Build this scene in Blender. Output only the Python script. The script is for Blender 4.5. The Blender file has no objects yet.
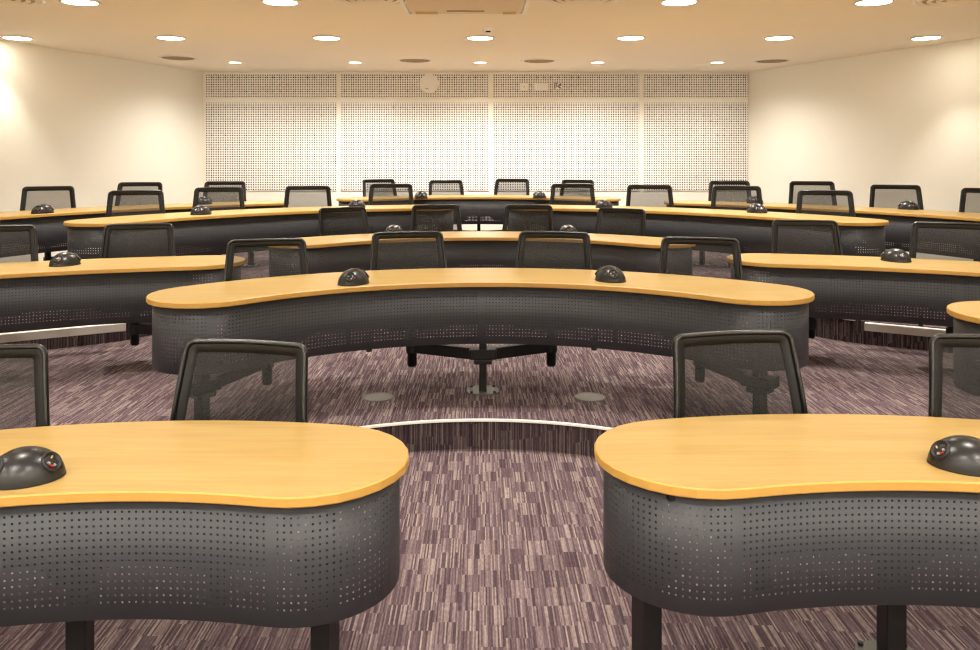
import bpy, bmesh, math, random
from mathutils import Vector, Matrix
from math import pi, sin, cos, atan2, sqrt, radians

S = bpy.context.scene
COL = S.collection
random.seed(4)

# ------------------------------------------------------------------ camera, world, exposure
F, CX, HY, EYE = 820.0, 481.0, 158.0, 1.60        # focal length in pixels, principal point, eye height
cam_d = bpy.data.cameras.new('camera')
cam_d.sensor_width = 36.0
cam_d.lens = F / 980 * 36
cam_d.shift_x = (490 - CX) / 980
cam_d.shift_y = -(325 - HY) / 980
cam_d.clip_start = 0.05
cam = bpy.data.objects.new('camera', cam_d)
cam.location = (0, 0, EYE)
cam.rotation_euler = (pi / 2, 0, 0)
COL.objects.link(cam)
S.camera = cam

S.view_settings.view_transform = 'Standard'
S.view_settings.look = 'None'
S.view_settings.gamma = 1.0
S.view_settings.exposure = 0.97
S.view_settings.use_curve_mapping = False
S.cycles.transparent_max_bounces = 24
S.cycles.max_bounces = 8
S.cycles.diffuse_bounces = 5
S.cycles.filter_width = 1.3
S.cycles.use_denoising = True
S.cycles.denoising_input_passes = 'RGB_ALBEDO_NORMAL'
S.cycles.denoising_prefilter = 'NONE'

W = bpy.data.worlds.new('world')
S.world = W
W.use_nodes = True
W.node_tree.nodes['Background'].inputs[0].default_value = (1, .9, .78, 1)
W.node_tree.nodes['Background'].inputs[1].default_value = 0.05

SPOT_W = 112.0
SPOT_COL = (1.0, 0.955, 0.87)
LENS_E = 14.0

CEIL = 2.96          # ceiling height over the lowest floor
L1, L2 = 0.16, 0.34  # the two raised floor levels
YW = 12.97           # back wall

# ------------------------------------------------------------------ node helpers
def lin(c):
    return tuple(((v / 255) / 12.92 if v / 255 <= .04045 else ((v / 255 + .055) / 1.055) ** 2.4) for v in c) + (1.0,)

def new_mat(name):
    m = bpy.data.materials.new(name)
    m.use_nodes = True
    nt = m.node_tree
    nt.nodes.clear()
    out = nt.nodes.new('ShaderNodeOutputMaterial')
    b = nt.nodes.new('ShaderNodeBsdfPrincipled')
    nt.links.new(b.outputs[0], out.inputs[0])
    return m, nt, b, out

def N(nt, t, **kw):
    n = nt.nodes.new(t)
    for k, v in kw.items():
        setattr(n, k, v)
    return n

def math_n(nt, op, a, b=None, c=None):
    n = nt.nodes.new('ShaderNodeMath')
    n.operation = op
    for i, v in enumerate((a, b, c)):
        if v is None: continue
        if isinstance(v, (int, float)): n.inputs[i].default_value = v
        else: nt.links.new(v, n.inputs[i])
    return n.outputs[0]

def mixc(nt, fac, a, b, mode='MIX'):
    n = nt.nodes.new('ShaderNodeMix')
    n.data_type = 'RGBA'
    n.blend_type = mode
    for sock, v in ((n.inputs[0], fac), (n.inputs[6], a), (n.inputs[7], b)):
        if isinstance(v, (int, float)): sock.default_value = v
        elif isinstance(v, tuple): sock.default_value = v
        else: nt.links.new(v, sock)
    return n.outputs[2]

def noise(nt, vec, scale, detail=2.0, rough=.5):
    n = nt.nodes.new('ShaderNodeTexNoise')
    n.inputs['Scale'].default_value = scale
    n.inputs['Detail'].default_value = detail
    n.inputs['Roughness'].default_value = rough
    nt.links.new(vec, n.inputs['Vector'])
    return n.outputs['Fac']

def mapping(nt, vec, scale=(1, 1, 1), loc=(0, 0, 0)):
    n = nt.nodes.new('ShaderNodeMapping')
    n.inputs['Scale'].default_value = scale
    n.inputs['Location'].default_value = loc
    nt.links.new(vec, n.inputs['Vector'])
    return n.outputs[0]

def ramp(nt, fac, stops):
    n = nt.nodes.new('ShaderNodeValToRGB')
    e = n.color_ramp.elements
    while len(e) < len(stops): e.new(.5)
    for i, (p, c) in enumerate(stops):
        e[i].position = p
        e[i].color = c
    nt.links.new(fac, n.inputs[0])
    return n.outputs[0]

def plain(name, col, rough=.5, metal=0, spec=.5, bump=0, bscale=200, var=.04, coat=0):
    m, nt, b, out = new_mat(name)
    tc = N(nt, 'ShaderNodeTexCoord')
    nz = noise(nt, tc.outputs['Object'], bscale * .15, 3)
    c = lin(col)
    d = tuple(v * (1 - var * 2) for v in c[:3]) + (1,)
    b.inputs['Base Color'].default_value = c
    nt.links.new(mixc(nt, nz, d, c), b.inputs['Base Color'])
    b.inputs['Roughness'].default_value = rough
    b.inputs['Metallic'].default_value = metal
    b.inputs['Specular IOR Level'].default_value = spec
    b.inputs['Coat Weight'].default_value = coat
    if bump:
        bn = N(nt, 'ShaderNodeBump')
        bn.inputs['Strength'].default_value = bump
        bn.inputs['Distance'].default_value = .002
        nt.links.new(noise(nt, tc.outputs['Object'], bscale, 2), bn.inputs['Height'])
        nt.links.new(bn.outputs[0], b.inputs['Normal'])
    return m

def emis(name, col, strength):
    m, nt, b, out = new_mat(name)
    e = N(nt, 'ShaderNodeEmission')
    e.inputs[0].default_value = col
    e.inputs[1].default_value = strength
    nt.links.new(e.outputs[0], out.inputs[0])
    return m

def carpet(name, dark=1.0):
    m, nt, b, out = new_mat(name)
    tc = N(nt, 'ShaderNodeTexCoord')
    v = tc.outputs['Object']
    sp = N(nt, 'ShaderNodeSeparateXYZ')
    nt.links.new(v, sp.inputs[0])
    run = math_n(nt, 'ADD', sp.outputs[1], sp.outputs[2])
    def wn(a, b_, seed):
        c = N(nt, 'ShaderNodeCombineXYZ')
        for q_, s_ in zip((a, b_, seed), c.inputs):
            if isinstance(q_, (int, float)): s_.default_value = q_
            else: nt.links.new(q_, s_)
        w = N(nt, 'ShaderNodeTexWhiteNoise')
        w.noise_dimensions = '3D'
        nt.links.new(c.outputs[0], w.inputs['Vector'])
        return w.outputs['Value']
    # yarn rows 6 mm wide; runs of them change together in short blocks lying along Y
    yarn = math_n(nt, 'FLOOR', math_n(nt, 'DIVIDE', sp.outputs[0], .0056))
    blk = math_n(nt, 'FLOOR', math_n(nt, 'DIVIDE', sp.outputs[0], .083))
    row = math_n(nt, 'FLOOR', math_n(nt, 'ADD', math_n(nt, 'DIVIDE', run, .125), wn(blk, 0.0, 3.0)))
    s1 = wn(yarn, row, 1.0)
    s2 = wn(blk, row, 2.0)
    s3 = noise(nt, mapping(nt, v, (190, 40, 40), (9, 2, 5)), 1, 1, .5)
    s4 = noise(nt, mapping(nt, v, (70, 5, 5), (3, 7, 1)), 1, 2, .5)
    wv = math_n(nt, 'ADD', math_n(nt, 'MULTIPLY', s1, .44), math_n(nt, 'ADD', math_n(nt, 'MULTIPLY', s2, .06),
         math_n(nt, 'ADD', math_n(nt, 'MULTIPLY', s3, .28), math_n(nt, 'MULTIPLY', s4, .22))))
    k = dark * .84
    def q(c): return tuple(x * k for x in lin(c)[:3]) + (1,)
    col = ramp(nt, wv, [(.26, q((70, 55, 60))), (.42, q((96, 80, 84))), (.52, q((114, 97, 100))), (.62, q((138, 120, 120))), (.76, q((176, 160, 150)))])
    # slight difference between broadloom pieces
    pv = noise(nt, mapping(nt, v, (2.2, 3.0, 2)), 1, 1, .5)
    col2 = mixc(nt, math_n(nt, 'MULTIPLY', pv, .35), col, q((92, 72, 84)), 'MIX')
    nt.links.new(col2, b.inputs['Base Color'])
    b.inputs['Roughness'].default_value = .95
    b.inputs['Specular IOR Level'].default_value = .1
    bn = N(nt, 'ShaderNodeBump')
    bn.inputs['Strength'].default_value = .6
    bn.inputs['Distance'].default_value = .004
    nt.links.new(wv, bn.inputs['Height'])
    nt.links.new(bn.outputs[0], b.inputs['Normal'])
    return m

def wood(name, ca, cb, rough):
    m, nt, b, out = new_mat(name)
    tc = N(nt, 'ShaderNodeTexCoord')
    v = tc.outputs['Object']
    g = noise(nt, mapping(nt, v, (3, 55, 20)), 1, 4, .6)
    g2 = noise(nt, mapping(nt, v, (1.2, 9, 9), (4, 4, 4)), 1, 2, .5)
    f = math_n(nt, 'ADD', math_n(nt, 'MULTIPLY', g, .6), math_n(nt, 'MULTIPLY', g2, .4))
    c = ramp(nt, f, [(.32, lin(ca)), (.62, lin(cb))])
    nt.links.new(c, b.inputs['Base Color'])
    b.inputs['Roughness'].default_value = rough
    b.inputs['Specular IOR Level'].default_value = .4
    return m

def perforated(name, col, pitch, hole, vmin, vmax, seam, cut=True, rough=.45):
    """sheet with a grid of round holes laid out in metres on the UV map"""
    m, nt, b, out = new_mat(name)
    uv = N(nt, 'ShaderNodeUVMap')
    sp = N(nt, 'ShaderNodeSeparateXYZ')
    nt.links.new(uv.outputs[0], sp.inputs[0])
    u, v = sp.outputs[0], sp.outputs[1]
    fu = math_n(nt, 'SUBTRACT', math_n(nt, 'FRACT', math_n(nt, 'DIVIDE', u, pitch)), .5)
    fv = math_n(nt, 'SUBTRACT', math_n(nt, 'FRACT', math_n(nt, 'DIVIDE', v, pitch)), .5)
    r = math_n(nt, 'SQRT', math_n(nt, 'ADD', math_n(nt, 'MULTIPLY', fu, fu), math_n(nt, 'MULTIPLY', fv, fv)))
    inside = math_n(nt, 'LESS_THAN', r, hole / pitch)
    if vmax is not None:
        inside = math_n(nt, 'MULTIPLY', inside, math_n(nt, 'GREATER_THAN', v, vmin))
        inside = math_n(nt, 'MULTIPLY', inside, math_n(nt, 'LESS_THAN', v, vmax))
    if seam:
        su = math_n(nt, 'ABSOLUTE', math_n(nt, 'SUBTRACT', math_n(nt, 'FRACT', math_n(nt, 'ADD', math_n(nt, 'DIVIDE', u, seam), .5)), .5))
        inside = math_n(nt, 'MULTIPLY', inside, math_n(nt, 'GREATER_THAN', su, .016 / seam))
    b.inputs['Base Color'].default_value = lin(col)
    b.inputs['Roughness'].default_value = rough
    b.inputs['Specular IOR Level'].default_value = .35
    if cut:
        tr = N(nt, 'ShaderNodeBsdfTransparent')
        mx = N(nt, 'ShaderNodeMixShader')
        nt.links.new(inside, mx.inputs[0])
        nt.links.new(b.outputs[0], mx.inputs[1])
        nt.links.new(tr.outputs[0], mx.inputs[2])
        nt.links.new(mx.outputs[0], out.inputs[0])
    else:
        nt.links.new(mixc(nt, inside, lin(col), lin((20, 15, 11))), b.inputs['Base Color'])
    return m

def mesh_fabric(name, col, opaque):
    m, nt, b, out = new_mat(name)
    tc = N(nt, 'ShaderNodeTexCoord')
    b.inputs['Base Color'].default_value = lin(col)
    b.inputs['Roughness'].default_value = .6
    # woven yarns: the open share of the weave lets the room through
    f = noise(nt, mapping(nt, tc.outputs['Object'], (420, 60, 420)), 1, 1, .5)
    k = math_n(nt, 'ADD', math_n(nt, 'MULTIPLY', math_n(nt, 'SUBTRACT', f, .5), .25), opaque)
    tr = N(nt, 'ShaderNodeBsdfTransparent')
    mx = N(nt, 'ShaderNodeMixShader')
    nt.links.new(k, mx.inputs[0])
    nt.links.new(tr.outputs[0], mx.inputs[1])
    nt.links.new(b.outputs[0], mx.inputs[2])
    nt.links.new(mx.outputs[0], out.inputs[0])
    return m

M = {}
M['carpet'] = carpet('purple_stripe_carpet')
M['riser'] = carpet('shaded_riser_carpet', .47)  # same carpet darkened, shade of the step faces put into the colour
M['wall'] = plain('white_wall_paint', (248, 245, 232), .8, bump=.1, bscale=120, var=.01)
M['ceiling'] = plain('ceiling_paint', (253, 243, 224), .85, var=.01)
M['panel_hole'] = perforated('perforated_wall_panel', (248, 245, 238), .037, .0108, 0, None, 0, cut=False, rough=.7)
M['panel'] = plain('plain_panel_rim', (244, 240, 230), .7, var=.01)
M['top'] = wood('honey_beech_laminate', (164, 132, 74), (177, 147, 87), .38)
M['edge'] = plain('honey_edge_band', (193, 148, 70), .45, bscale=300)
M['apron'] = perforated('perforated_grey_steel', (58, 59, 63), .0192, .0030, .045, .310, .78)
M['steel'] = plain('black_steel', (14, 14, 14), .45, spec=.4)
M['plate'] = plain('grey_foot_plate', (92, 92, 84), .45, metal=.3)
M['frame'] = plain('glossy_charcoal_frame', (14, 14, 13), .3, spec=.6)
M['frame_in'] = plain('black_mesh_border', (13, 13, 12), .6)
M['mesh'] = mesh_fabric('woven_black_mesh', (18, 17, 15), .6)
M['fabric'] = plain('black_seat_fabric', (22, 21, 22), .9, bump=.4, bscale=900)
M['dome'] = plain('dark_grey_dome', (28, 27, 26), .3, spec=.5)
M['dark'] = plain('black_recess', (12, 12, 12), .5)
M['white'] = plain('white_plastic', (252, 250, 244), .5)
M['red'] = plain('red_plastic', (170, 40, 30), .4)
M['metal_pin'] = plain('pale_pin', (150, 150, 146), .35)
M['alu'] = plain('pale_aluminium', (240, 234, 226), .45)
M['disc'] = plain('floor_box_steel', (104, 100, 92), .45, metal=.4)
M['lens'] = emis('lamp_lens', (1, .93, .80, 1), LENS_E)
M['trim'] = plain('lamp_trim', (255, 252, 244), .5)
M['vent'] = plain('vent_grey', (176, 150, 112), .6)
M['vent_dark'] = plain('vent_slot', (120, 98, 66), .7)
M['cassette'] = plain('cassette_beige', (236, 214, 178), .6)
M['yellow'] = plain('yellow_tag', (196, 160, 30), .5)
M['sign_dark'] = plain('sign_dark', (72, 58, 54), .6)

# ------------------------------------------------------------------ mesh helpers
def obj(name, bm, mats, parent=None, smooth=False, loc=None):
    me = bpy.data.meshes.new(name)
    bm.normal_update()
    bm.to_mesh(me)
    bm.free()
    if not isinstance(mats, (list, tuple)): mats = [mats]
    for m in mats: me.materials.append(m)
    if smooth:
        for p in me.polygons: p.use_smooth = True
    o = bpy.data.objects.new(name, me)
    COL.objects.link(o)
    if parent: o.parent = parent
    if loc: o.location = loc
    return o

def tag(o, label, cat, group=None):
    o['label'] = label
    o['category'] = cat
    if group: o['group'] = group
    return o

def struct(name, bm, mats):
    o = obj(name, bm, mats)
    o['kind'] = 'structure'
    return o

def empty(name, loc, rz=0):
    o = bpy.data.objects.new(name, None)
    o.empty_display_size = .1
    COL.objects.link(o)
    o.location = loc
    o.rotation_euler = (0, 0, rz)
    return o

def box(bm, c, s, rz=0, mat=0, bev=0):
    r = bmesh.ops.create_cube(bm, size=1)
    vs = r['verts']
    bmesh.ops.scale(bm, vec=s, verts=vs)
    fs = set(f for v in vs for f in v.link_faces)
    if bev:
        es = list(set(e for v in vs for e in v.link_edges))
        rr = bmesh.ops.bevel(bm, geom=es, offset=bev, segments=2, affect='EDGES', profile=.5)
        vs = list(set(rr['verts']) | set(v for f in rr['faces'] for v in f.verts) | set(v for v in vs if v.is_valid))
        fs = set(f for v in vs for f in v.link_faces)
    if rz: bmesh.ops.rotate(bm, cent=(0, 0, 0), matrix=Matrix.Rotation(rz, 3, 'Z'), verts=vs)
    bmesh.ops.translate(bm, vec=c, verts=vs)
    for f in fs: f.material_index = mat

def cyl(bm, c, r, h, seg=24, mat=0, r2=None):
    """upright cylinder standing on z = c.z"""
    q = bmesh.ops.create_cone(bm, cap_ends=True, segments=seg, radius1=r, radius2=r if r2 is None else r2, depth=h)
    vs = q['verts']
    bmesh.ops.translate(bm, vec=(c[0], c[1], c[2] + h / 2), verts=vs)
    for f in set(f for v in vs for f in v.link_faces): f.material_index = mat

def lathe(bm, prof, seg=32, mat=0, cap=True):
    rings = []
    for r, z in prof:
        rings.append([bm.verts.new((r * cos(2 * pi * i / seg), r * sin(2 * pi * i / seg), z)) for i in range(seg)])
    for a, b in zip(rings, rings[1:]):
        for i in range(seg):
            f = bm.faces.new((a[i], a[(i + 1) % seg], b[(i + 1) % seg], b[i]))
            f.material_index = mat
    if cap:
        for rg, rev in ((rings[0], True), (rings[-1], False)):
            f = bm.faces.new(rg[::-1] if rev else rg)
            f.material_index = mat

def sweep_closed(bm, pts, nrm_fn, prof, mat=0):
    """closed loop through pts; prof = list of (a, b) in (in-plane outward, normal)"""
    n = len(pts)
    rings = []
    for i in range(n):
        t = (pts[(i + 1) % n] - pts[i - 1]).normalized()
        nn = nrm_fn(pts[i])
        side = t.cross(nn).normalized()
        rings.append([bm.verts.new(pts[i] + side * a + nn * b) for a, b in prof])
    k = len(prof)
    for i in range(n):
        A, B = rings[i], rings[(i + 1) % n]
        for j in range(k):
            f = bm.faces.new((A[j], A[(j + 1) % k], B[(j + 1) % k], B[j]))
            f.material_index = mat

def slab(bm, outline, z0, z1, bev=0.0, mat_side=1, mat_top=0):
    """prism from a 2-D outline (counter-clockwise), with a small chamfer on the upper and lower rim"""
    n = len(outline)
    levels = [(z0, 0)]
    if bev: levels = [(z0, bev), (z0 + bev, 0), (z1 - bev, 0), (z1, bev)]
    else: levels = [(z0, 0), (z1, 0)]
    nor = []
    for i in range(n):
        a, b = Vector(outline[i - 1]), Vector(outline[(i + 1) % n])
        t = (b - a).normalized()
        nor.append(Vector((-t.y, t.x)))
    rings = []
    for z, ins in levels:
        rings.append([bm.verts.new((outline[i][0] + nor[i].x * ins, outline[i][1] + nor[i].y * ins, z)) for i in range(n)])
    for A, B in zip(rings, rings[1:]):
        for i in range(n):
            f = bm.faces.new((A[i], A[(i + 1) % n], B[(i + 1) % n], B[i]))
            f.material_index = mat_side
    f = bm.faces.new(rings[-1]); f.material_index = mat_top
    f = bm.faces.new(rings[0][::-1]); f.material_index = mat_side

def back_project(x, y, z):
    """where the photograph's pixel meets the horizontal plane at height z"""
    d = (EYE - z) * F / (y - HY)
    return Vector(((x - CX) * d / F, d, z))

# ------------------------------------------------------------------ room shell
left_wall = [(-6.30, -2.4), (-6.30, 6.95), (-5.51, 9.45), (-4.40, YW)]
right_wall = [(6.5, -2.4), (6.5, 6.98), (5.62, 9.29), (4.22, YW)]
T = .15
def wall_strip(name, pts, sgn):
    bm = bmesh.new()
    for (a, b) in zip(pts, pts[1:]):
        vs = []
        for (x, y, dx) in ((a[0], a[1], 0), (b[0], b[1], 0), (b[0], b[1], sgn * T), (a[0], a[1], sgn * T)):
            vs.append((bm.verts.new((x + dx, y, -.3)), bm.verts.new((x + dx, y, CEIL + .1))))
        for i in range(4):
            j = (i + 1) % 4
            bm.faces.new((vs[i][0], vs[j][0], vs[j][1], vs[i][1]))
        bm.faces.new([v[0] for v in vs][::-1]); bm.faces.new([v[1] for v in vs])
    bmesh.ops.recalc_face_normals(bm, faces=bm.faces)
    return struct(name, bm, M['wall'])
wall_strip('wall_left', left_wall, -1)
wall_strip('wall_right', right_wall, 1)
bm = bmesh.new(); box(bm, (0, YW + T / 2, 1.4), (9.3, T, 3.4)); struct('wall_back', bm, M['wall'])
bm = bmesh.new(); box(bm, (0, -2.4 - T / 2, 1.4), (13.2, T, 3.4)); struct('wall_front', bm, M['wall'])
room = [(-6.30, -2.4), (6.5, -2.4), (6.5, 6.98), (5.62, 9.29), (4.22, YW), (-4.40, YW), (-5.51, 9.45), (-6.30, 6.95)]
bm = bmesh.new(); slab(bm, room, CEIL, CEIL + .1, 0, 0, 0); struct('ceiling', bm, M['ceiling'])
bm = bmesh.new(); slab(bm, room, -.1, 0, 0, 0, 0); struct('floor', bm, M['carpet'])

def catmull(pts, n=10):
    out = []
    P = [pts[0]] + list(pts) + [pts[-1]]
    for i in range(1, len(P) - 2):
        p0, p1, p2, p3 = (Vector(p) for p in P[i - 1:i + 3])
        for k in range(n):
            t = k / n
            out.append(.5 * ((2 * p1) + (-p0 + p2) * t + (2 * p0 - 5 * p1 + 4 * p2 - p3) * t * t + (-p0 + 3 * p1 - 3 * p2 + p3) * t ** 3))
    out.append(Vector(pts[-1]))
    return out

# front edge of the first raised level: an arc about the middle desk, running out to both sides
e1 = [(x, 2.87 + sqrt(1.64 ** 2 - x * x)) for x in (0, .15, .3, .45, .6, .8, 1.0, 1.15)]
e1r = e1 + [(1.35, 3.95), (1.8, 3.80), (2.3, 3.20), (3.1, 2.6), (4.6, 2.3), (6.5, 2.2)]
e1l = [(-x, y) for x, y in e1[1:]] + [(-1.35, 3.95), (-1.8, 3.80), (-2.3, 3.20), (-3.1, 2.6), (-4.6, 2.3), (-6.3, 2.2)]
edge1 = catmull([Vector(p) for p in e1l[::-1] + e1r], 5)
half = [(0, 8.42)]
for a in (78, 66, 54, 42, 31, 22):
    half.append((2.93 * cos(radians(a)), 5.5 + 2.93 * sin(radians(a))))
half += [(2.98, 6.33), (3.45, 6.06), (4.3, 5.55), (5.3, 5.1), (6.5, 4.9)]
edge2 = catmull([Vector((-x, y)) for x, y in half[::-1][:-1]] + [Vector(p) for p in half], 5)
edge2 = [Vector((max(-6.30, p.x), p.y)) for p in edge2]

def platform(name, edge, z0, z1):
    bm = bmesh.new()
    back = [(5.62, 9.29), (4.22, YW), (-4.40, YW), (-5.51, 9.45)]
    outline = [tuple(p) for p in edge] + [(6.5, 6.98)] + back + [(-6.30, 6.95)]
    lo = [bm.verts.new((x, y, z0)) for x, y in outline]
    hi = [bm.verts.new((x, y, z1)) for x, y in outline]
    n = len(outline)
    for i in range(n):
        j = (i + 1) % n
        f = bm.faces.new((lo[i], lo[j], hi[j], hi[i]))
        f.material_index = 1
    f = bm.faces.new(hi); f.material_index = 0
    f = bm.faces.new(lo[::-1]); f.material_index = 1
    bmesh.ops.recalc_face_normals(bm, faces=bm.faces)
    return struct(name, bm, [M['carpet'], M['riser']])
platform('floor_middle', edge1, 0, L1)
platform('floor_upper', edge2, L1, L2)

def nosing(name, pts, z, w, h):
    """metal strip capping a stretch of step edge"""
    bm = bmesh.new()
    rings = []
    n = len(pts)
    for i, p in enumerate(pts):
        t = (pts[min(i + 1, n - 1)] - pts[max(i - 1, 0)]).normalized()
        q = Vector((t.y, -t.x))       # towards the lower floor
        o = [(p + q * .012, z - h), (p + q * .012, z + .004), (p - q * w, z + .004), (p - q * w, z - h + .001)]
        rings.append([bm.verts.new((a.x, a.y, b)) for a, b in o])
    for A, B in zip(rings, rings[1:]):
        for j in range(4):
            bm.faces.new((A[j], B[j], B[(j + 1) % 4], A[(j + 1) % 4]))
    bm.faces.new(rings[0]); bm.faces.new(rings[-1][::-1])
    bmesh.ops.recalc_face_normals(bm, faces=bm.faces)
    o = obj(name, bm, M['alu'])
    o['kind'] = 'structure'
    return o
nosing('trim_1', [p for p in edge1 if abs(p.x) < 2.2], L1, .010, .006)
nosing('trim_2', [p for p in edge2 if abs(p.x) < 2.95], L2, .016, .006)

def step_bar(p, q, label):
    a, b = Vector(p), Vector(q)
    d = (b - a)
    bm = bmesh.new()
    box(bm, (0, 0, 0), (d.length, .05, .06), 0, 0, .004)
    o = obj('step_edge_bar', bm, M['alu'])
    o.location = ((a.x + b.x) / 2, (a.y + b.y) / 2 - .03, L2 - .02)
    o.rotation_euler = (0, 0, atan2(d.y, d.x))
    tag(o, label, 'step edge', 'pale step edge bars')
step_bar((-4.05, 5.50), (-2.70, 6.26), 'pale metal bar on the carpeted step edge below the left side desk')
step_bar((2.92, 6.27), (3.44, 5.97), 'pale metal bar on the carpeted step edge below the right side desk')

# ------------------------------------------------------------------ back wall panels
def wx(px): return (px - CX) * YW / F
def wz(py): return EYE - (py - HY) * YW / F
cols = [(206, 336.5), (341, 489), (493, 639), (643.5, 747.5)]
side = ['leftmost', 'second from left', 'third from left', 'rightmost']
for (y0, y1, nm) in ((73.5, 97.5, 'upper'), (102.5, 190.5, 'lower')):
    for (x0, x1), s in zip(cols, side):
        X0, X1, Z1, Z0 = wx(x0), wx(x1), wz(y0) - .004, wz(y1)
        bm = bmesh.new()
        w, h = X1 - X0, Z1 - Z0
        box(bm, (w / 2, 0, h / 2), (w, .018, h), mat=1)
        uvl = bm.loops.layers.uv.new('UVMap')
        for f in bm.faces:
            if f.normal.y < -.5: f.material_index = 0
            for l in f.loops: l[uvl].uv = (l.vert.co.x, l.vert.co.z)
        bm.normal_update()
        for f in bm.faces:
            f.material_index = 0 if f.normal.y < -.5 else 1
        o = obj('acoustic_panel', bm, [M['panel_hole'], M['panel']], loc=(X0, YW - .0105, Z0))
        tag(o, '%s perforated white acoustic panel on the back wall, %s of four' % ('narrow upper' if nm == 'upper' else 'tall lower', s),
            'wall panel', '%s perforated wall panels' % nm)

# ------------------------------------------------------------------ wall clock and wall plates
ck = empty('wall_disc', (wx(429.3), YW - .019, wz(84)))
bm = bmesh.new(); lathe(bm, [(.0, 0), (.150, 0), (.150, .03), (.142, .04), (.136, .038), (.001, .036)], 40, 0, False)
bmesh.ops.rotate(bm, cent=(0, 0, 0), matrix=Matrix.Rotation(pi / 2, 3, 'X'), verts=bm.verts)
obj('disc_case', bm, M['white'], ck, True)
bm = bmesh.new(); box(bm, (-.035, -.042, -.075), (.05, .006, .012)); obj('small_mark', bm, M['vent'], ck)
tag(ck, 'round white wall speaker disc on the perforated wall near the ceiling', 'wall disc')
for px, w, lab in ((524, .13, 'small square cream plate on the perforated wall right of the centre strip'),
                   (541, .22, 'blank oblong cream plate between two smaller wall plates')):
    bm = bmesh.new(); box(bm, (0, 0, 0), (w, .014, .115), 0, 0, .003)
    if w < .2:
        box(bm, (.0, -.009, -.008), (.016, .006, .016), 0, 1)
    o = obj('wall_plate', bm, [M['white'], M['vent']], loc=(wx(px), YW - .026, wz(86.5)))
    tag(o, lab, 'wall plate')
bm = bmesh.new()
box(bm, (0, 0, 0), (.14, .01, .10), 0, 0)
for c, s, r in (((-.045, -.008, 0), (.018, .006, .088), 0), ((-.014, -.008, .008), (.014, .006, .06), 0)):
    box(bm, c, s, r, 1)
def tri(bm, p, mat):
    vs = [bm.verts.new((x, -.011, z)) for x, z in p] + [bm.verts.new((x, -.005, z)) for x, z in p]
    n = len(p)
    bm.faces.new(vs[:n]).material_index = mat
    for i in range(n):
        bm.faces.new((vs[i], vs[(i + 1) % n], vs[n + (i + 1) % n], vs[n + i])).material_index = mat
tri(bm, [(.0, .01), (.055, .045), (.055, .0), (.03, .0)], 1)
tri(bm, [(.0, .0), (.03, -.01), (.058, -.04), (.04, -.044), (.0, -.014)], 1)
tri(bm, [(-.03, .044), (.0, .044), (.0, .032), (-.03, .032)], 1)
o = obj('exit_pictogram', bm, [M['white'], M['sign_dark']], loc=(wx(557.5), YW - .024, wz(86)))
tag(o, 'tiny cream wall plate with a dark running figure mark', 'sign')

# ------------------------------------------------------------------ downlights
def downlight(r):
    root = empty('downlight', (0, 0, 0))
    bm = bmesh.new()
    lathe(bm, [(r, .0), (r * 1.14, -.004), (r * 1.18, -.012), (r * 1.08, -.016), (r * .97, -.010)], 32, 0, False)
    obj('trim_ring', bm, M['trim'], root, True)
    bm = bmesh.new()
    lathe(bm, [(.001, -.014), (r * .6, -.013), (r * .98, -.009)], 32, 0, False)
    obj('lens', bm, M['lens'], root, True)
    return root
def dl_light(root, watts, cone=112):
    ld = LIGHTS.get((watts, cone))
    if ld is None:
        ld = bpy.data.lights.new('lamp_light', 'SPOT')
        ld.energy = watts
        ld.color = SPOT_COL
        ld.spot_size = radians(cone)
        ld.spot_blend = .7
        ld.shadow_soft_size = .07
        LIGHTS[(watts, cone)] = ld
    l = bpy.data.objects.new('bulb', ld)
    COL.objects.link(l)
    l.location = (0, 0, -.05)
    l.parent = root
LIGHTS = {}
def copy_tree(o):
    c = o.copy(); COL.objects.link(c)
    for ch in o.children:
        if ch.type == 'LIGHT': continue
        k = ch.copy(); COL.objects.link(k); k.parent = c
        for g in ch.children:
            d = g.copy(); COL.objects.link(d); d.parent = k
    return c
big, small = downlight(.145), downlight(.085)
used = {'b': False, 's': False}
def place_dl(x, y, kind, label, group, k=1.0, cone=0):
    if kind == 'b': o = big if not used['b'] else copy_tree(big)
    else: o = small if not used['s'] else copy_tree(small)
    used[kind] = True
    o.location = (x, y, CEIL)
    tag(o, label, 'ceiling light', group)
    dl_light(o, SPOT_W * k, cone or (110 if kind == 'b' else 158))
ordn = ['leftmost', 'second from left', 'third from left', 'fourth from left', 'fifth from left', 'sixth from left', 'rightmost']
for i, x in enumerate((-5.23, -3.50, -1.74, -.01, 1.69, 3.36, 5.02)):
    place_dl(x, 9.25, 'b', 'bright round recessed downlight, %s of the seven in the middle ceiling row' % ordn[i], 'middle row of ceiling downlights', .3 if i in (0, 6) else .9, 84 if i in (0, 6) else 0)
for i, x in enumerate((-3.48, -1.78, -.01, 1.65, 3.34)):
    place_dl(x, 11.6, 's', 'small bright downlight nearest the perforated wall, %s of five' % (ordn[:4] + ['rightmost'])[i], 'small downlights along the back wall', .5 if i in (0, 4) else .95)
for i, (x, nm) in enumerate(((-3.48, 'leftmost'), (-1.74, 'second from left'), (1.72, 'third from left'), (3.41, 'rightmost'))):
    place_dl(x, 7.12, 'b', 'large bright downlight cut by the top of the picture, %s of four' % nm, 'nearest row of ceiling downlights')
for y in (4.85, 2.6, .35, -1.6):
    for x in (-5.2, -3.48, -1.74, 0, 1.72, 3.41, 5.2):
        place_dl(x, y, 'b', 'round recessed downlight in the ceiling over the front of the room, above the picture', 'downlights above the picture', {4.85: .66, 2.6: .42, .35: .6, -1.6: 1.0}[y], {.35: 140, -1.6: 160}.get(y, 0))

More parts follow.
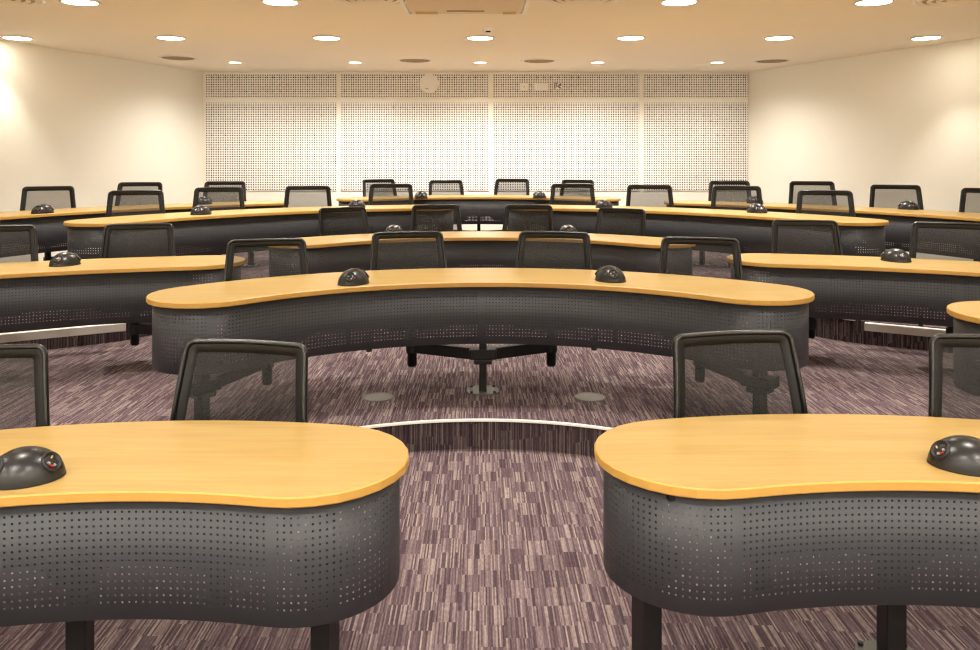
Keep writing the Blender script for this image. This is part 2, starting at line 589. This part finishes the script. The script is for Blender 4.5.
# ------------------------------------------------------------------ round air vents, cassette, sensor
def air_vent(r, dark):
    root = empty('air_vent', (0, 0, 0))
    bm = bmesh.new()
    lathe(bm, [(r, 0), (r, -.008), (r * .93, -.013), (r * .86, -.008), (r * .86, -.001)], 40, 0, False)
    obj('outer_ring', bm, M['trim'], root, True)
    bm = bmesh.new()
    rr = r * .84
    for k in range(4):
        a = rr * (1 - k * .24)
        lathe(bm, [(a, -.002), (a, -.011 - .002 * k), (a - rr * .07, -.014 - .002 * k), (a - rr * .12, -.004)], 36, 0, False)
    obj('blade_rings', bm, M['vent'] if dark else M['ceiling'], root, True)
    bm = bmesh.new()
    cyl(bm, (0, 0, -.003), r * .85, .003, 36)
    obj('back_plate', bm, M['vent_dark'] if dark else M['vent'], root)
    return root
vd = air_vent(.25, True)
for i, (px, py) in enumerate(((178, 57.5), (415, 60), (539, 60.5), (772, 60.5))):
    o = vd if i == 0 else copy_tree(vd)
    d = (CEIL - EYE) * F / (HY - py)
    o.location = ((px - CX) * d / F, d, CEIL)
    tag(o, 'round grey ceiling air vent, %s of the four near the back wall' % ['leftmost', 'second from left', 'third from left', 'rightmost'][i], 'air vent', 'round vents near the back wall')
vb = air_vent(.36, False)
for i, (px, py, lab) in enumerate(((375, -1.5, 'large round cream ceiling vent left of the square ceiling unit'),
                                   (583, -2, 'large round cream ceiling vent right of the square ceiling unit'),
                                   (957, -1, 'large round cream ceiling vent at the top right corner of the picture'),
                                   (0, -2, 'large round cream ceiling vent at the top left corner of the picture'))):
    o = vb if i == 0 else copy_tree(vb)
    d = (CEIL - EYE) * F / (HY - py)
    o.location = ((px - CX) * d / F, d, CEIL)
    tag(o, lab, 'air vent')
ca = empty('ceiling_cassette', (-.14, 7.10, CEIL))
bm = bmesh.new()
w = .56
for sx, sy, ww, hh in ((0, 1, 2 * w, .035), (0, -1, 2 * w, .035), (1, 0, .035, 2 * w), (-1, 0, .035, 2 * w)):
    box(bm, (sx * (w - .017), sy * (w - .017), -.010), (ww, hh, .02), 0, 0)
obj('frame', bm, M['trim'], ca)
bm = bmesh.new(); box(bm, (0, 0, -.0125), (1.02, 1.02, .025), 0, 0, .01); obj('panel', bm, M['cassette'], ca)
bm = bmesh.new(); box(bm, (0, .34, -.027), (.34, .03, .005), 0, 0); box(bm, (0, -.34, -.027), (.34, .03, .005), 0, 0); obj('air_slot', bm, M['vent_dark'], ca)
for x, ww in ((-.36, .20), (.40, .12)):
    bm = bmesh.new(); box(bm, (x, .44, -.026), (ww, .11, .006), 0, 0); obj('yellow_strip', bm, M['yellow'], ca)
tag(ca, 'square beige ceiling unit with white rim cut by the top of the picture', 'ceiling unit')
se = empty('motion_sensor', (.075, 8.62, CEIL))
bm = bmesh.new(); lathe(bm, [(.058, 0), (.058, -.045), (.05, -.055), (.001, -.056)], 28, 0, False); obj('sensor_body', bm, M['white'], se, True)
bm = bmesh.new(); box(bm, (0, -.054, -.040), (.05, .012, .016)); obj('sensor_window', bm, M['dark'], se)
tag(se, 'small white ceiling sensor behind the central downlight', 'sensor')

# ------------------------------------------------------------------ floor boxes
for px, lab in ((378, 'round grey floor outlet cover left of the central desk foot'), (590, 'round grey floor outlet cover right of the central desk foot')):
    p = back_project(px, 397.5, L1)
    bm = bmesh.new()
    lathe(bm, [(.001, .004), (.078, .004), (.082, .006), (.09, .006), (.096, .001), (.096, 0)], 40, 0, False)
    o = obj('floor_outlet', bm, M['disc'], None, False, (p.x, p.y, L1))
    tag(o, lab, 'floor outlet', 'round floor outlets')

# ------------------------------------------------------------------ desks
HW = .31
class Arc:
    def __init__(s, p0, pm, p1, hw=HW):
        (ax, ay), (bx, by), (cx, cy) = p0, pm, p1
        d = 2 * (ax * (by - cy) + bx * (cy - ay) + cx * (ay - by))
        ux = ((ax * ax + ay * ay) * (by - cy) + (bx * bx + by * by) * (cy - ay) + (cx * cx + cy * cy) * (ay - by)) / d
        uy = ((ax * ax + ay * ay) * (cx - bx) + (bx * bx + by * by) * (ax - cx) + (cx * cx + cy * cy) * (bx - ax)) / d
        s.c = Vector((ux, uy)); s.R = (Vector(p0) - s.c).length
        s.a0 = atan2(ay - uy, ax - ux); s.a1 = atan2(cy - uy, cx - ux)     # a0 (left end) > a1 (right end)
        s.hw = hw
    def pt(s, a, r): return s.c + Vector((cos(a), sin(a))) * r
    def outline(s, n=48, nc=14):
        o = []
        for i in range(n + 1):                                              # front edge, left to right
            a = s.a0 + (s.a1 - s.a0) * i / n
            o.append(s.pt(a, s.R - s.hw))
        e = s.pt(s.a1, s.R)
        for i in range(1, nc):
            b = s.a1 + pi - i * pi / nc
            o.append(e + Vector((cos(b), sin(b))) * s.hw if False else e + s.cap(s.a1, i / nc, -1))
        for i in range(n + 1):
            a = s.a1 + (s.a0 - s.a1) * i / n
            o.append(s.pt(a, s.R + s.hw))
        e = s.pt(s.a0, s.R)
        for i in range(1, nc):
            o.append(e + s.cap(s.a0, 1 - i / nc, 1))
        return [tuple(p) for p in o]
    def cap(s, a, t, sgn, hw=None):
        hw = hw or s.hw
        rad = Vector((cos(a), sin(a)))
        tan = Vector((-sin(a), cos(a))) * sgn
        th = t * pi
        return rad * (-cos(th) * hw) + tan * (sin(th) * hw)
    def skirt(s, inset=.03, n=72, nc=22, wrap=.86):
        h = s.hw - inset
        pts = []
        e = s.pt(s.a0, s.R)
        for i in range(int(nc * wrap), 0, -1): pts.append(e + s.cap(s.a0, i / nc, 1, h))
        k0 = len(pts)
        for i in range(n + 1): pts.append(s.pt(s.a0 + (s.a1 - s.a0) * i / n, s.R - h))
        e = s.pt(s.a1, s.R)
        for i in range(1, int(nc * wrap) + 1): pts.append(e + s.cap(s.a1, i / nc, -1, h))
        return pts
    def mid(s): return s.pt((s.a0 + s.a1) / 2, s.R)

def pedestal(parent, p, ang, top, arm_z=.225, wide=.045):
    """steel column with bracket and bolted foot plate; p, heights local to the floor under the desk"""
    root_m = bmesh.new()
    box(root_m, (0, 0, top / 2), (wide, .085, top), 0, 0, .004)
    box(root_m, (0, 0, top - .012), (.09, .42, .024), 0, 0)
    col = obj('column', root_m, M['steel'], parent)
    col.location = (p.x, p.y, 0); col.rotation_euler = (0, 0, ang)
    b = bmesh.new()
    box(b, (0, 0, arm_z + .01), (.17, .12, .06), 0, 0, .008)
    box(b, (0, 0, arm_z - .035), (.11, .11, .03), 0, 0, .006)
    obj('bracket', b, M['steel'], col)
    f = bmesh.new()
    o = []
    for i in range(32):
        t = 2 * pi * i / 32
        sx = abs(cos(t)) ** .7 * (1 if cos(t) >= 0 else -1); sy = abs(sin(t)) ** .7 * (1 if sin(t) >= 0 else -1)
        o.append((.10 * sx, .095 * sy))
    slab(f, o, 0, .008, .001, 0, 0)
    fp = obj('foot_plate', f, M['plate'], col)
    for sx in (-1, 1):
        for sy in (-1, 1):
            g = bmesh.new(); cyl(g, (sx * .070, sy * .066, .008), .009, .010, 12)
            obj('bolt', g, M['dark'], fp)
    return col

DESKS = {}
def desk(key, arc, floor_z, top_z, ped, label, group, knobs=(), arm_z=.225, wide=.045):
    m = arc.mid()
    root = empty('curved_desk', (m.x, m.y, floor_z))
    tag(root, label, 'desk', group)
    loc = Vector((m.x, m.y))
    H = top_z - floor_z
    bm = bmesh.new()
    ol = [(x - m.x, y - m.y) for x, y in arc.outline()]
    slab(bm, ol, H - .030, H, .004, 1, 0)
    obj('tabletop', bm, [M['top'], M['edge']], root)
    # perforated skirt hanging from the top, wrapping both rounded ends
    bm = bmesh.new()
    pts = [p - loc for p in arc.skirt()]
    uvl = bm.loops.layers.uv.new('UVMap')
    L = [0.0]
    for a, b in zip(pts, pts[1:]): L.append(L[-1] + (b - a).length)
    off = L[-1] / 2
    zt, zb = H - .0305, H - .0305 - .335
    A = [bm.verts.new((p.x, p.y, zb)) for p in pts]
    B = [bm.verts.new((p.x, p.y, zt)) for p in pts]
    for i in range(len(pts) - 1):
        f = bm.faces.new((A[i], A[i + 1], B[i + 1], B[i]))
        for l, uv in zip(f.loops, ((L[i] - off, 0), (L[i + 1] - off, 0), (L[i + 1] - off, .335), (L[i] - off, .335))):
            l[uvl].uv = uv
    o = obj('perforated_skirt', bm, M['apron'], root, True)
    md = o.modifiers.new('thickness', 'SOLIDIFY'); md.thickness = .002; md.offset = 0
    # unseen black box added under the top so the skirt holes look dark
    bm = bmesh.new()
    rings = []
    for i in range(41):
        a = arc.a0 + (arc.a1 - arc.a0) * (.04 + .92 * i / 40)
        sec = []
        for r, z in ((-.15, H - .032), (-.15, H - .27), (.04, H - .27), (.04, H - .032)):
            p = arc.pt(a, arc.R + r) - loc
            sec.append(bm.verts.new((p.x, p.y, z)))
        rings.append(sec)
    for A_, B_ in zip(rings, rings[1:]):
        for j in range(4): bm.faces.new((A_[j], A_[(j + 1) % 4], B_[(j + 1) % 4], B_[j]))
    bm.faces.new(rings[0][::-1]); bm.faces.new(rings[-1])
    bmesh.ops.recalc_face_normals(bm, faces=bm.faces)
    obj('hole_backing', bm, M['steel'], root)
    for a in ped:
        ang = arc.a0 + (arc.a1 - arc.a0) * a
        p = arc.pt(ang, arc.R) - loc
        pedestal(root, p, ang - pi / 2, H - .028, arm_z, wide)
    for a in knobs:
        ang = arc.a0 + (arc.a1 - arc.a0) * a
        p = arc.pt(ang, arc.R - arc.hw + .042) - loc
        bm = bmesh.new()
        cyl(bm, (0, 0, zb - .014), .016, .034, 14); box(bm, (0, .02, zb + .03), (.03, .04, .06))
        k = obj('skirt_bracket', bm, M['steel'], root); k.location = (p.x, p.y, 0); k.rotation_euler = (0, 0, ang - pi / 2)
    DESKS[key] = dict(arm_z=arm_z, arc=arc, root=root, floor=floor_z, top=top_z, ped=[arc.pt(arc.a0 + (arc.a1 - arc.a0) * a, arc.R) for a in ped])

HA = EYE - .91                                    # front desks
HB = EYE - .72                                    # middle level
HE = EYE - .52                                    # upper level
desk('A_left', Arc((-2.20, 2.10), (-1.05, 2.54), (-.525, 2.50), .305), 0, HA, (.0, .60, 1.03), 'large curved desk at the left front with honey wooden top and grey perforated skirt', 'front desks', (), .36, .06)
desk('A_right', Arc((.66, 2.555), (1.12, 2.615), (2.35, 2.27), .305), 0, HA, (-.09, .37, 1.0), 'large curved desk at the right front with honey wooden top and grey perforated skirt', 'front desks', (), .36, .06)
desk('B', Arc((-1.455, 4.38), (0, 5.07), (1.48, 4.46)), L1, HB, (-.012, .505, 1.012), 'wide crescent desk in the centre, standing alone just above the first step', None, (.27, .73))
desk('B_right', Arc((2.53, 3.83), (3.02, 3.53), (3.62, 2.9)), L1, HB, (.1, .9), 'curved desk cut by the right edge of the picture, only its rounded tip showing', None)
desk('C_left', Arc((-4.15, 4.62), (-3.05, 5.40), (-1.98, 5.77)), L1, HB, (.05, .97), 'curved desk at the left edge above the pale step bar, behind the wide central desk', 'side desks of the middle level', (.42,))
desk('C_right', Arc((2.09, 5.90), (2.95, 5.62), (4.15, 4.80)), L1, HB, (.03, .95), 'curved desk at the right edge above the pale step bar, behind the wide central desk', 'side desks of the middle level', (.40,))
desk('D', Arc((-1.54, 7.08), (0, 7.75), (1.54, 7.10)), L1, HB - .0, (.02, .5, .98), 'crescent desk right behind the widest central desk, partly hidden by its four chairs', None)
RE, CE = 3.4, 5.5
def onE(a, r=RE, cy=CE): return (r * cos(radians(a)), cy + r * sin(radians(a)))
desk('E_left', Arc(onE(157), onE(130), onE(99.8)), L2, HE, (.03, .34, .64, .95), 'long curved desk with four chairs in the left half of the upper level', 'long desks of the upper level')
desk('E_right', Arc(onE(80.2), onE(50), onE(24.5)), L2, HE, (.05, .36, .66, .97), 'long curved desk with four chairs in the right half of the upper level', 'long desks of the upper level')
RF = 4.9
desk('F_left', Arc(onE(176, RF), onE(148, RF), onE(121.7, RF)), L2, HE, (.03, .36, .68, .97), 'rearmost curved desk on the left, running to the left edge of the picture', 'rearmost side desks')
desk('F_right', Arc(onE(59.5, RF), onE(32, RF), onE(6, RF)), L2, HE, (.03, .36, .68, .97), 'rearmost curved desk on the right, running to the right edge of the picture', 'rearmost side desks')
desk('G', Arc((-1.56, 10.62), (0, 11.24), (1.50, 10.62)), L2, HE, (.02, .5, .98), 'rearmost central desk, the farthest, directly before the perforated wall', None)

# ------------------------------------------------------------------ chairs
def back_y(x, z):
    w = .23
    t = (z - .50) / .46
    return .235 + .075 * t + .03 * (x / w) ** 2 * -1 + .028 + .015 * sin(t * pi) * -1
def back_contour(inset=0.0, n=9):
    z0, z1 = .50 + inset, .965 - inset
    wb, wt = .272 - inset, .240 - inset
    rc = max(.012, .042 - inset)
    pts = []
    corners = [(wt - rc, z1 - rc, 0), (-(wt - rc), z1 - rc, 90), (-(wb - rc), z0 + rc, 180), ((wb - rc), z0 + rc, 270)]
    for i, (x, z, a) in enumerate(corners):
        for k in range(n):
            t = radians(a + 90 * k / (n - 1))
            pts.append((x + rc * cos(t), z + rc * sin(t)))
        nx, nz, _ = corners[(i + 1) % 4]
        a2 = radians(a + 90)
        ex, ez = x + rc * cos(a2), z + rc * sin(a2)
        sx, sz = nx + rc * cos(a2), nz + rc * sin(a2)
        for k in range(1, 8):
            pts.append((ex + (sx - ex) * k / 8, ez + (sz - ez) * k / 8))
    return pts
def bnorm(p): return Vector((0, -1, .16)).normalized()

def make_chair():
    root = empty('swing_arm_chair', (0, 0, 0))
    # backrest: oval tube frame with a flat inner border, mesh stretched inside
    bm = bmesh.new()
    c = [Vector((x, back_y(x, z), z)) for x, z in back_contour(.009)]
    prof = [(.0095 * cos(2 * pi * k / 10), .016 * sin(2 * pi * k / 10)) for k in range(10)]
    sweep_closed(bm, c, bnorm, prof)
    bmesh.ops.recalc_face_normals(bm, faces=bm.faces)
    fr = obj('backrest_frame', bm, M['frame'], root, True)
    bm = bmesh.new()
    o1 = [Vector((x, back_y(x, z), z)) for x, z in back_contour(.016)]
    o2 = [Vector((x, back_y(x, z), z)) for x, z in back_contour(.047)]
    rings = []
    for off in (0, .007):
        rings.append(([bm.verts.new(p + Vector((0, off, 0))) for p in o1], [bm.verts.new(p + Vector((0, off, 0))) for p in o2]))
    n = len(o1)
    for i in range(n):
        j = (i + 1) % n
        a, b = rings[0]; c2, d = rings[1]
        bm.faces.new((a[i], a[j], b[j], b[i])); bm.faces.new((c2[i], d[i], d[j], c2[j]))
        bm.faces.new((b[i], b[j], d[j], d[i]))
    obj('mesh_border', bm, M['frame_in'], fr, True)
    bm = bmesh.new()
    rows, cols_ = 14, 12
    grid = []
    for r in range(rows + 1):
        z = .53 + (.935 - .53) * r / rows
        w = .272 + (.240 - .272) * (z - .5) / .465 - .03
        grid.append([bm.verts.new((-w + 2 * w * k / cols_, back_y(-w + 2 * w * k / cols_, z) + .003, z)) for k in range(cols_ + 1)])
    for r in range(rows):
        for k in range(cols_):
            bm.faces.new((grid[r][k], grid[r][k + 1], grid[r + 1][k + 1], grid[r + 1][k]))
    obj('backrest_mesh', bm, M['mesh'], root, True)
    # spine linking backrest and seat
    bm = bmesh.new()
    path = [Vector((0, .02, .395)), Vector((0, .16, .392)), Vector((0, .265, .41)), Vector((0, .298, .46)), Vector((0, .30, .53))]
    rings = []
    for i, p in enumerate(path):
        t = (path[min(i + 1, 4)] - path[max(i - 1, 0)]).normalized()
        s_ = Vector((1, 0, 0)); u = s_.cross(t)
        rings.append([bm.verts.new(p + s_ * a * .035 + u * b * .012) for a, b in ((-1, -1), (1, -1), (1, 1), (-1, 1))])
    for A, B in zip(rings, rings[1:]):
        for j in range(4): bm.faces.new((A[j], A[(j + 1) % 4], B[(j + 1) % 4], B[j]))
    bm.faces.new(rings[0][::-1]); bm.faces.new(rings[-1])
    bmesh.ops.recalc_face_normals(bm, faces=bm.faces)
    obj('spine', bm, M['steel'], root)
    # seat cushion
    bm = bmesh.new()
    def ring(sc, z, dy=0):
        vs = []
        for i in range(36):
            t = 2 * pi * i / 36
            ex = .55
            x = .24 * sc * abs(cos(t)) ** ex * (1 if cos(t) >= 0 else -1)
            y = .225 * sc * abs(sin(t)) ** ex * (1 if sin(t) >= 0 else -1) - .02
            zz = z - (.022 * max(0, (-y - .12) / .12) ** 2 if y < -.12 else 0)
            vs.append(bm.verts.new((x, y, zz)))
        return vs
    R_ = [ring(.90, .425), ring(.98, .435), ring(1.0, .455), ring(.975, .478), ring(.90, .490), ring(.6, .486)]
    for A, B in zip(R_, R_[1:]):
        for j in range(36): bm.faces.new((A[j], A[(j + 1) % 36], B[(j + 1) % 36], B[j]))
    bm.faces.new(R_[0][::-1]); bm.faces.new(R_[-1])
    obj('seat', bm, M['fabric'], root, True)
    bm = bmesh.new()
    box(bm, (0, 0, .408), (.17, .24, .036), 0, 0, .008)
    obj('seat_mechanism', bm, M['steel'], root)
    bm = bmesh.new()
    cyl(bm, (0, .09, .125), .031, .268, 24); cyl(bm, (0, .09, .116), .026, .01, 24)
    obj('post', bm, M['steel'], root, True)
    return root

proto = make_chair()
first = [True]
def chair(key, px, ytop, label, group, yaw=None, gap=.17, ped=None):
    """stands behind the desk's rear edge on the line of sight through px; raised so that its top reaches ytop"""
    D = DESKS[key]; arc = D['arc']
    # walk along the sight line until the backrest clears the rear edge by 'gap'
    y = 1.5
    best = None
    while y < 12.8:
        p = Vector(((px - CX) * y / F, y))
        if p.y > arc.c.y and (p - arc.c).length > arc.R + arc.hw + gap:
            best = p
            break
        y += .01
    p = best
    face = (p - arc.c)
    rz = atan2(face.y, face.x) - pi / 2
    if yaw is not None: rz = radians(yaw)
    top = EYE - (ytop - HY) * (p.y + .03) / F
    dz = top - .967 - D['floor']
    o = proto if first[0] else copy_tree(proto)
    first[0] = False
    off = Matrix.Rotation(rz, 2) @ Vector((0, .29))
    o.location = (p.x - off.x, p.y - off.y, D['floor'] + dz)
    o.rotation_euler = (0, 0, rz)
    tag(o, label, 'chair', group)
    # swing arm to the nearest column of its desk
    ax = Matrix.Rotation(rz, 2) @ Vector((0, .09))
    base = Vector((p.x - off.x + ax.x, p.y - off.y + ax.y))
    q = min(D['ped'], key=lambda k: (k - base).length) if ped is None else D['ped'][ped]
    v = q - base
    Ln = v.length
    bm = bmesh.new()
    za = D['floor'] + D['arm_z'] - o.location.z
    box(bm, (Ln / 2 - .02, 0, za), (Ln - .06, .05, .07), 0, 0, .006)
    cyl(bm, (0, 0, za - .035), .040, .07, 20)
    a = obj('swing_arm', bm, M['steel'], o)
    a.location = (0, .09, 0)
    a.rotation_euler = (0, 0, atan2(v.y, v.x) - rz)
    # the arm of the copied chair must not be inherited by the next copy: it is added after copying
    return o

specs = [
 # the prototype must stay clean, so its arm is added last (see below)
 ('B', 408, 231, 'black mesh chair at the widest central desk, second from left of its four', 'chairs at the wide central desk', None),
 ('B', 267, 238.5, 'black mesh chair at the widest central desk, leftmost of its four', 'chairs at the wide central desk', 15),
 ('B', 554, 231, 'black mesh chair at the widest central desk, third from left of its four', 'chairs at the wide central desk', None),
 ('B', 700, 237, 'black mesh chair at the widest central desk, rightmost of its four', 'chairs at the wide central desk', -15),
 ('A_left', 244, 340, 'large black mesh chair behind the left front desk, shown whole', 'chairs at the front desks', -10),
 ('A_left', -29, 346, 'large black mesh chair cut by the left edge behind the left front desk', 'chairs at the front desks', 14),
 ('A_right', 735, 331, 'large black mesh chair behind the right front desk, shown whole', 'chairs at the front desks', 10),
 ('A_right', 1002, 335, 'large black mesh chair cut by the right edge behind the right front desk', 'chairs at the front desks', -10),
 ('C_left', 139, 223, 'black mesh chair at the left side desk of the middle level, shown whole', 'chairs at the side desks', 15),
 ('C_left', -3, 225, 'black mesh chair cut by the left edge at the left side desk', 'chairs at the side desks', 24),
 ('C_right', 805, 219.5, 'black mesh chair left of the two at the right side desk, shown whole', 'chairs at the side desks', -10),
 ('C_right', 949, 222, 'black mesh chair at the right side desk reaching the right edge of the picture', 'chairs at the side desks', -24),
]
dl = ['leftmost', 'second from left', 'third from left', 'rightmost']
for i, (px, yt) in enumerate(((343, 207), (436, 204.5), (528.5, 204.5), (621, 208))):
    specs.append(('D', px, yt, 'black mesh chair, %s of four at the crescent desk behind the central desk' % dl[i], 'chairs at the second crescent desk', None))
for i, (px, yt, yw) in enumerate(((136, 190, 20), (219, 187, 12), (308, 185.5, 10), (391, 183.5, 5))):
    specs.append(('E_left', px, yt, 'black mesh chair, %s of four at the upper left desk' % dl[i], 'chairs at the long left desk', yw))
for i, (px, yt, yw) in enumerate(((572.5, 183.5, -5), (649.5, 184.5, -8), (736.5, 185.5, -14), (825, 190, -20))):
    specs.append(('E_right', px, yt, 'black mesh chair, %s of four at the upper right desk' % dl[i], 'chairs at the long right desk', yw))
for i, (px, yt) in enumerate(((379, 179), (446, 180), (512, 178.5), (577.5, 179.5))):
    specs.append(('G', px, yt, 'black mesh chair, %s of the four nearest the perforated wall' % dl[i], 'chairs at the rearmost central desk', None))
for i, (px, yt, yw) in enumerate(((48.5, 186, 26), (140, 182, 8), (225, 181, 8))):
    specs.append(('F_left', px, yt, 'black mesh chair %s of the three behind the rearmost left desk' % ['leftmost', 'in the middle', 'rightmost'][i], 'chairs at the rearmost left desk', yw))
for i, (px, yt, yw) in enumerate(((729.5, 180.5, -8), (812, 181, -14), (895.5, 184.5, -20), (990, 188, -32))):
    specs.append(('F_right', px, yt, 'black mesh chair, %s of four behind the rearmost right desk' % dl[i], 'chairs at the rearmost right desk', yw))
GAP = {'A_left': .12, 'A_right': .12, 'C_left': .08, 'C_right': .08}
first[0] = False
done = []
for k, px, yt, lab, grp, yw in specs[1:]:
    done.append(chair(k, px, yt, lab, grp, yw, GAP.get(k, .15), 1 if (k, px) == ('C_right', 949) else 0 if (k, px) == ('C_left', -3) else None))
first[0] = True
k, px, yt, lab, grp, yw = specs[0]
chair(k, px, yt, lab, grp, yw, .15)

# ------------------------------------------------------------------ domed power units on the desks
def make_dome():
    root = empty('power_dome', (0, 0, 0))
    bm = bmesh.new()
    bmesh.ops.create_uvsphere(bm, u_segments=48, v_segments=24, radius=1)
    bmesh.ops.delete(bm, geom=[v for v in bm.verts if v.co.z < -.02], context='VERTS')
    for v in bm.verts:
        x, y, z = v.co
        h = max(z, 0)
        v.co = Vector((x * .104, y * .080, h * .088))
    obj('dome_shell', bm, M['dome'], root, True)
    bm = bmesh.new()
    o = [(.105 * cos(2 * pi * i / 48), .081 * sin(2 * pi * i / 48)) for i in range(48)]
    slab(bm, o, 0, .006, .001, 0, 0)
    obj('base_ring', bm, M['frame_in'], root)
    for sg in (-1, 1):
        # socket face set into each end of the shell, tilted upwards
        d_ = Vector((sg * .70, -.42, .58)).normalized()
        c = Vector((d_.x * .104, d_.y * .080, d_.z * .088))
        nrm = Vector((d_.x / .104, d_.y / .080, d_.z / .088)).normalized()
        c -= nrm * .0035
        rot = Vector((0, 0, 1)).rotation_difference(nrm).to_matrix()
        bm = bmesh.new()
        lathe(bm, [(.001, .001), (.023, .001), (.025, .006), (.029, .006), (.031, 0), (.030, -.02)], 28, 0, False)
        bmesh.ops.rotate(bm, cent=(0, 0, 0), matrix=rot, verts=bm.verts)
        bmesh.ops.translate(bm, vec=c, verts=bm.verts)
        sk = obj('socket', bm, M['dark'], root, True)
        for (u, v, w, h, m, nm) in ((-.008, -.012, .008, .006, 'metal_pin', 'pin'), (.010, -.008, .007, .006, 'metal_pin', 'pin'), (.002, -.016, .010, .005, 'red', 'indicator'), (-.006, .010, .004, .009, 'vent', 'pin')):
            bm = bmesh.new(); box(bm, (u, v, .004), (w, h, .006), 0, 0, .001)
            bmesh.ops.rotate(bm, cent=(0, 0, 0), matrix=rot, verts=bm.verts)
            bmesh.ops.translate(bm, vec=c, verts=bm.verts)
            obj(nm, bm, M[m], sk)
    return root
dome0 = make_dome()
domes = [
 ('A_left', 25, 478.5, 22, 'black domed power unit at the left edge on the left front desk'),
 ('A_right', 967, 466.5, -25, 'black domed power unit at the right edge on the right front desk'),
 ('B', 353.5, 283.6, 62, 'black domed power unit on the wide central desk, left one of two'),
 ('B', 610.3, 280.6, -62, 'black domed power unit on the wide central desk, right one of two'),
 ('C_left', 65, 265.0, 62, 'black domed power unit on the left side desk of the middle level'),
 ('C_right', 896, 261.0, -62, 'black domed power unit on the right side desk of the middle level'),
 ('D', 393.5, 234.0, 62, 'black domed power unit, left one on the crescent desk behind the widest desk'),
 ('D', 568.3, 234.0, -62, 'black domed power unit, right one on the crescent desk behind the widest desk'),
 ('E_left', 201, 214.5, 62, 'black domed power unit on the long left upper desk, nearer its outer end'),
 ('E_left', 357, 207.7, 62, 'black domed power unit on the long left upper desk, nearer the middle of the room'),
 ('E_right', 604, 208.0, -62, 'black domed power unit on the long right upper desk, nearer the middle of the room'),
 ('E_right', 757, 212.7, -62, 'black domed power unit on the long right upper desk, nearer its outer end'),
 ('F_left', 42.5, 213.3, 62, 'black domed power unit on the rearmost left desk, nearer the left edge'),
 ('F_left', 203.5, 204.3, 62, 'black domed power unit on the rearmost left desk, seen through a chair'),
 ('F_right', 755, 203.3, -62, 'black domed power unit on the rearmost right desk, seen past a chair'),
 ('F_right', 908.5, 209.3, -62, 'black domed power unit on the rearmost right desk, in front of a chair'),
 ('G', 421, 197.6, 62, 'black domed power unit on the rearmost central desk, left one of two'),
 ('G', 539.5, 197.6, -62, 'black domed power unit on the rearmost central desk, right one of two'),
]
for i, (k, px, py, yw, lab) in enumerate(domes):
    p = back_project(px, py, DESKS[k]['top'])
    o = dome0 if i == 0 else copy_tree(dome0)
    o.location = p
    o.rotation_euler = (0, 0, radians(yw))
    tag(o, lab, 'power unit', 'domed power units on the desks')
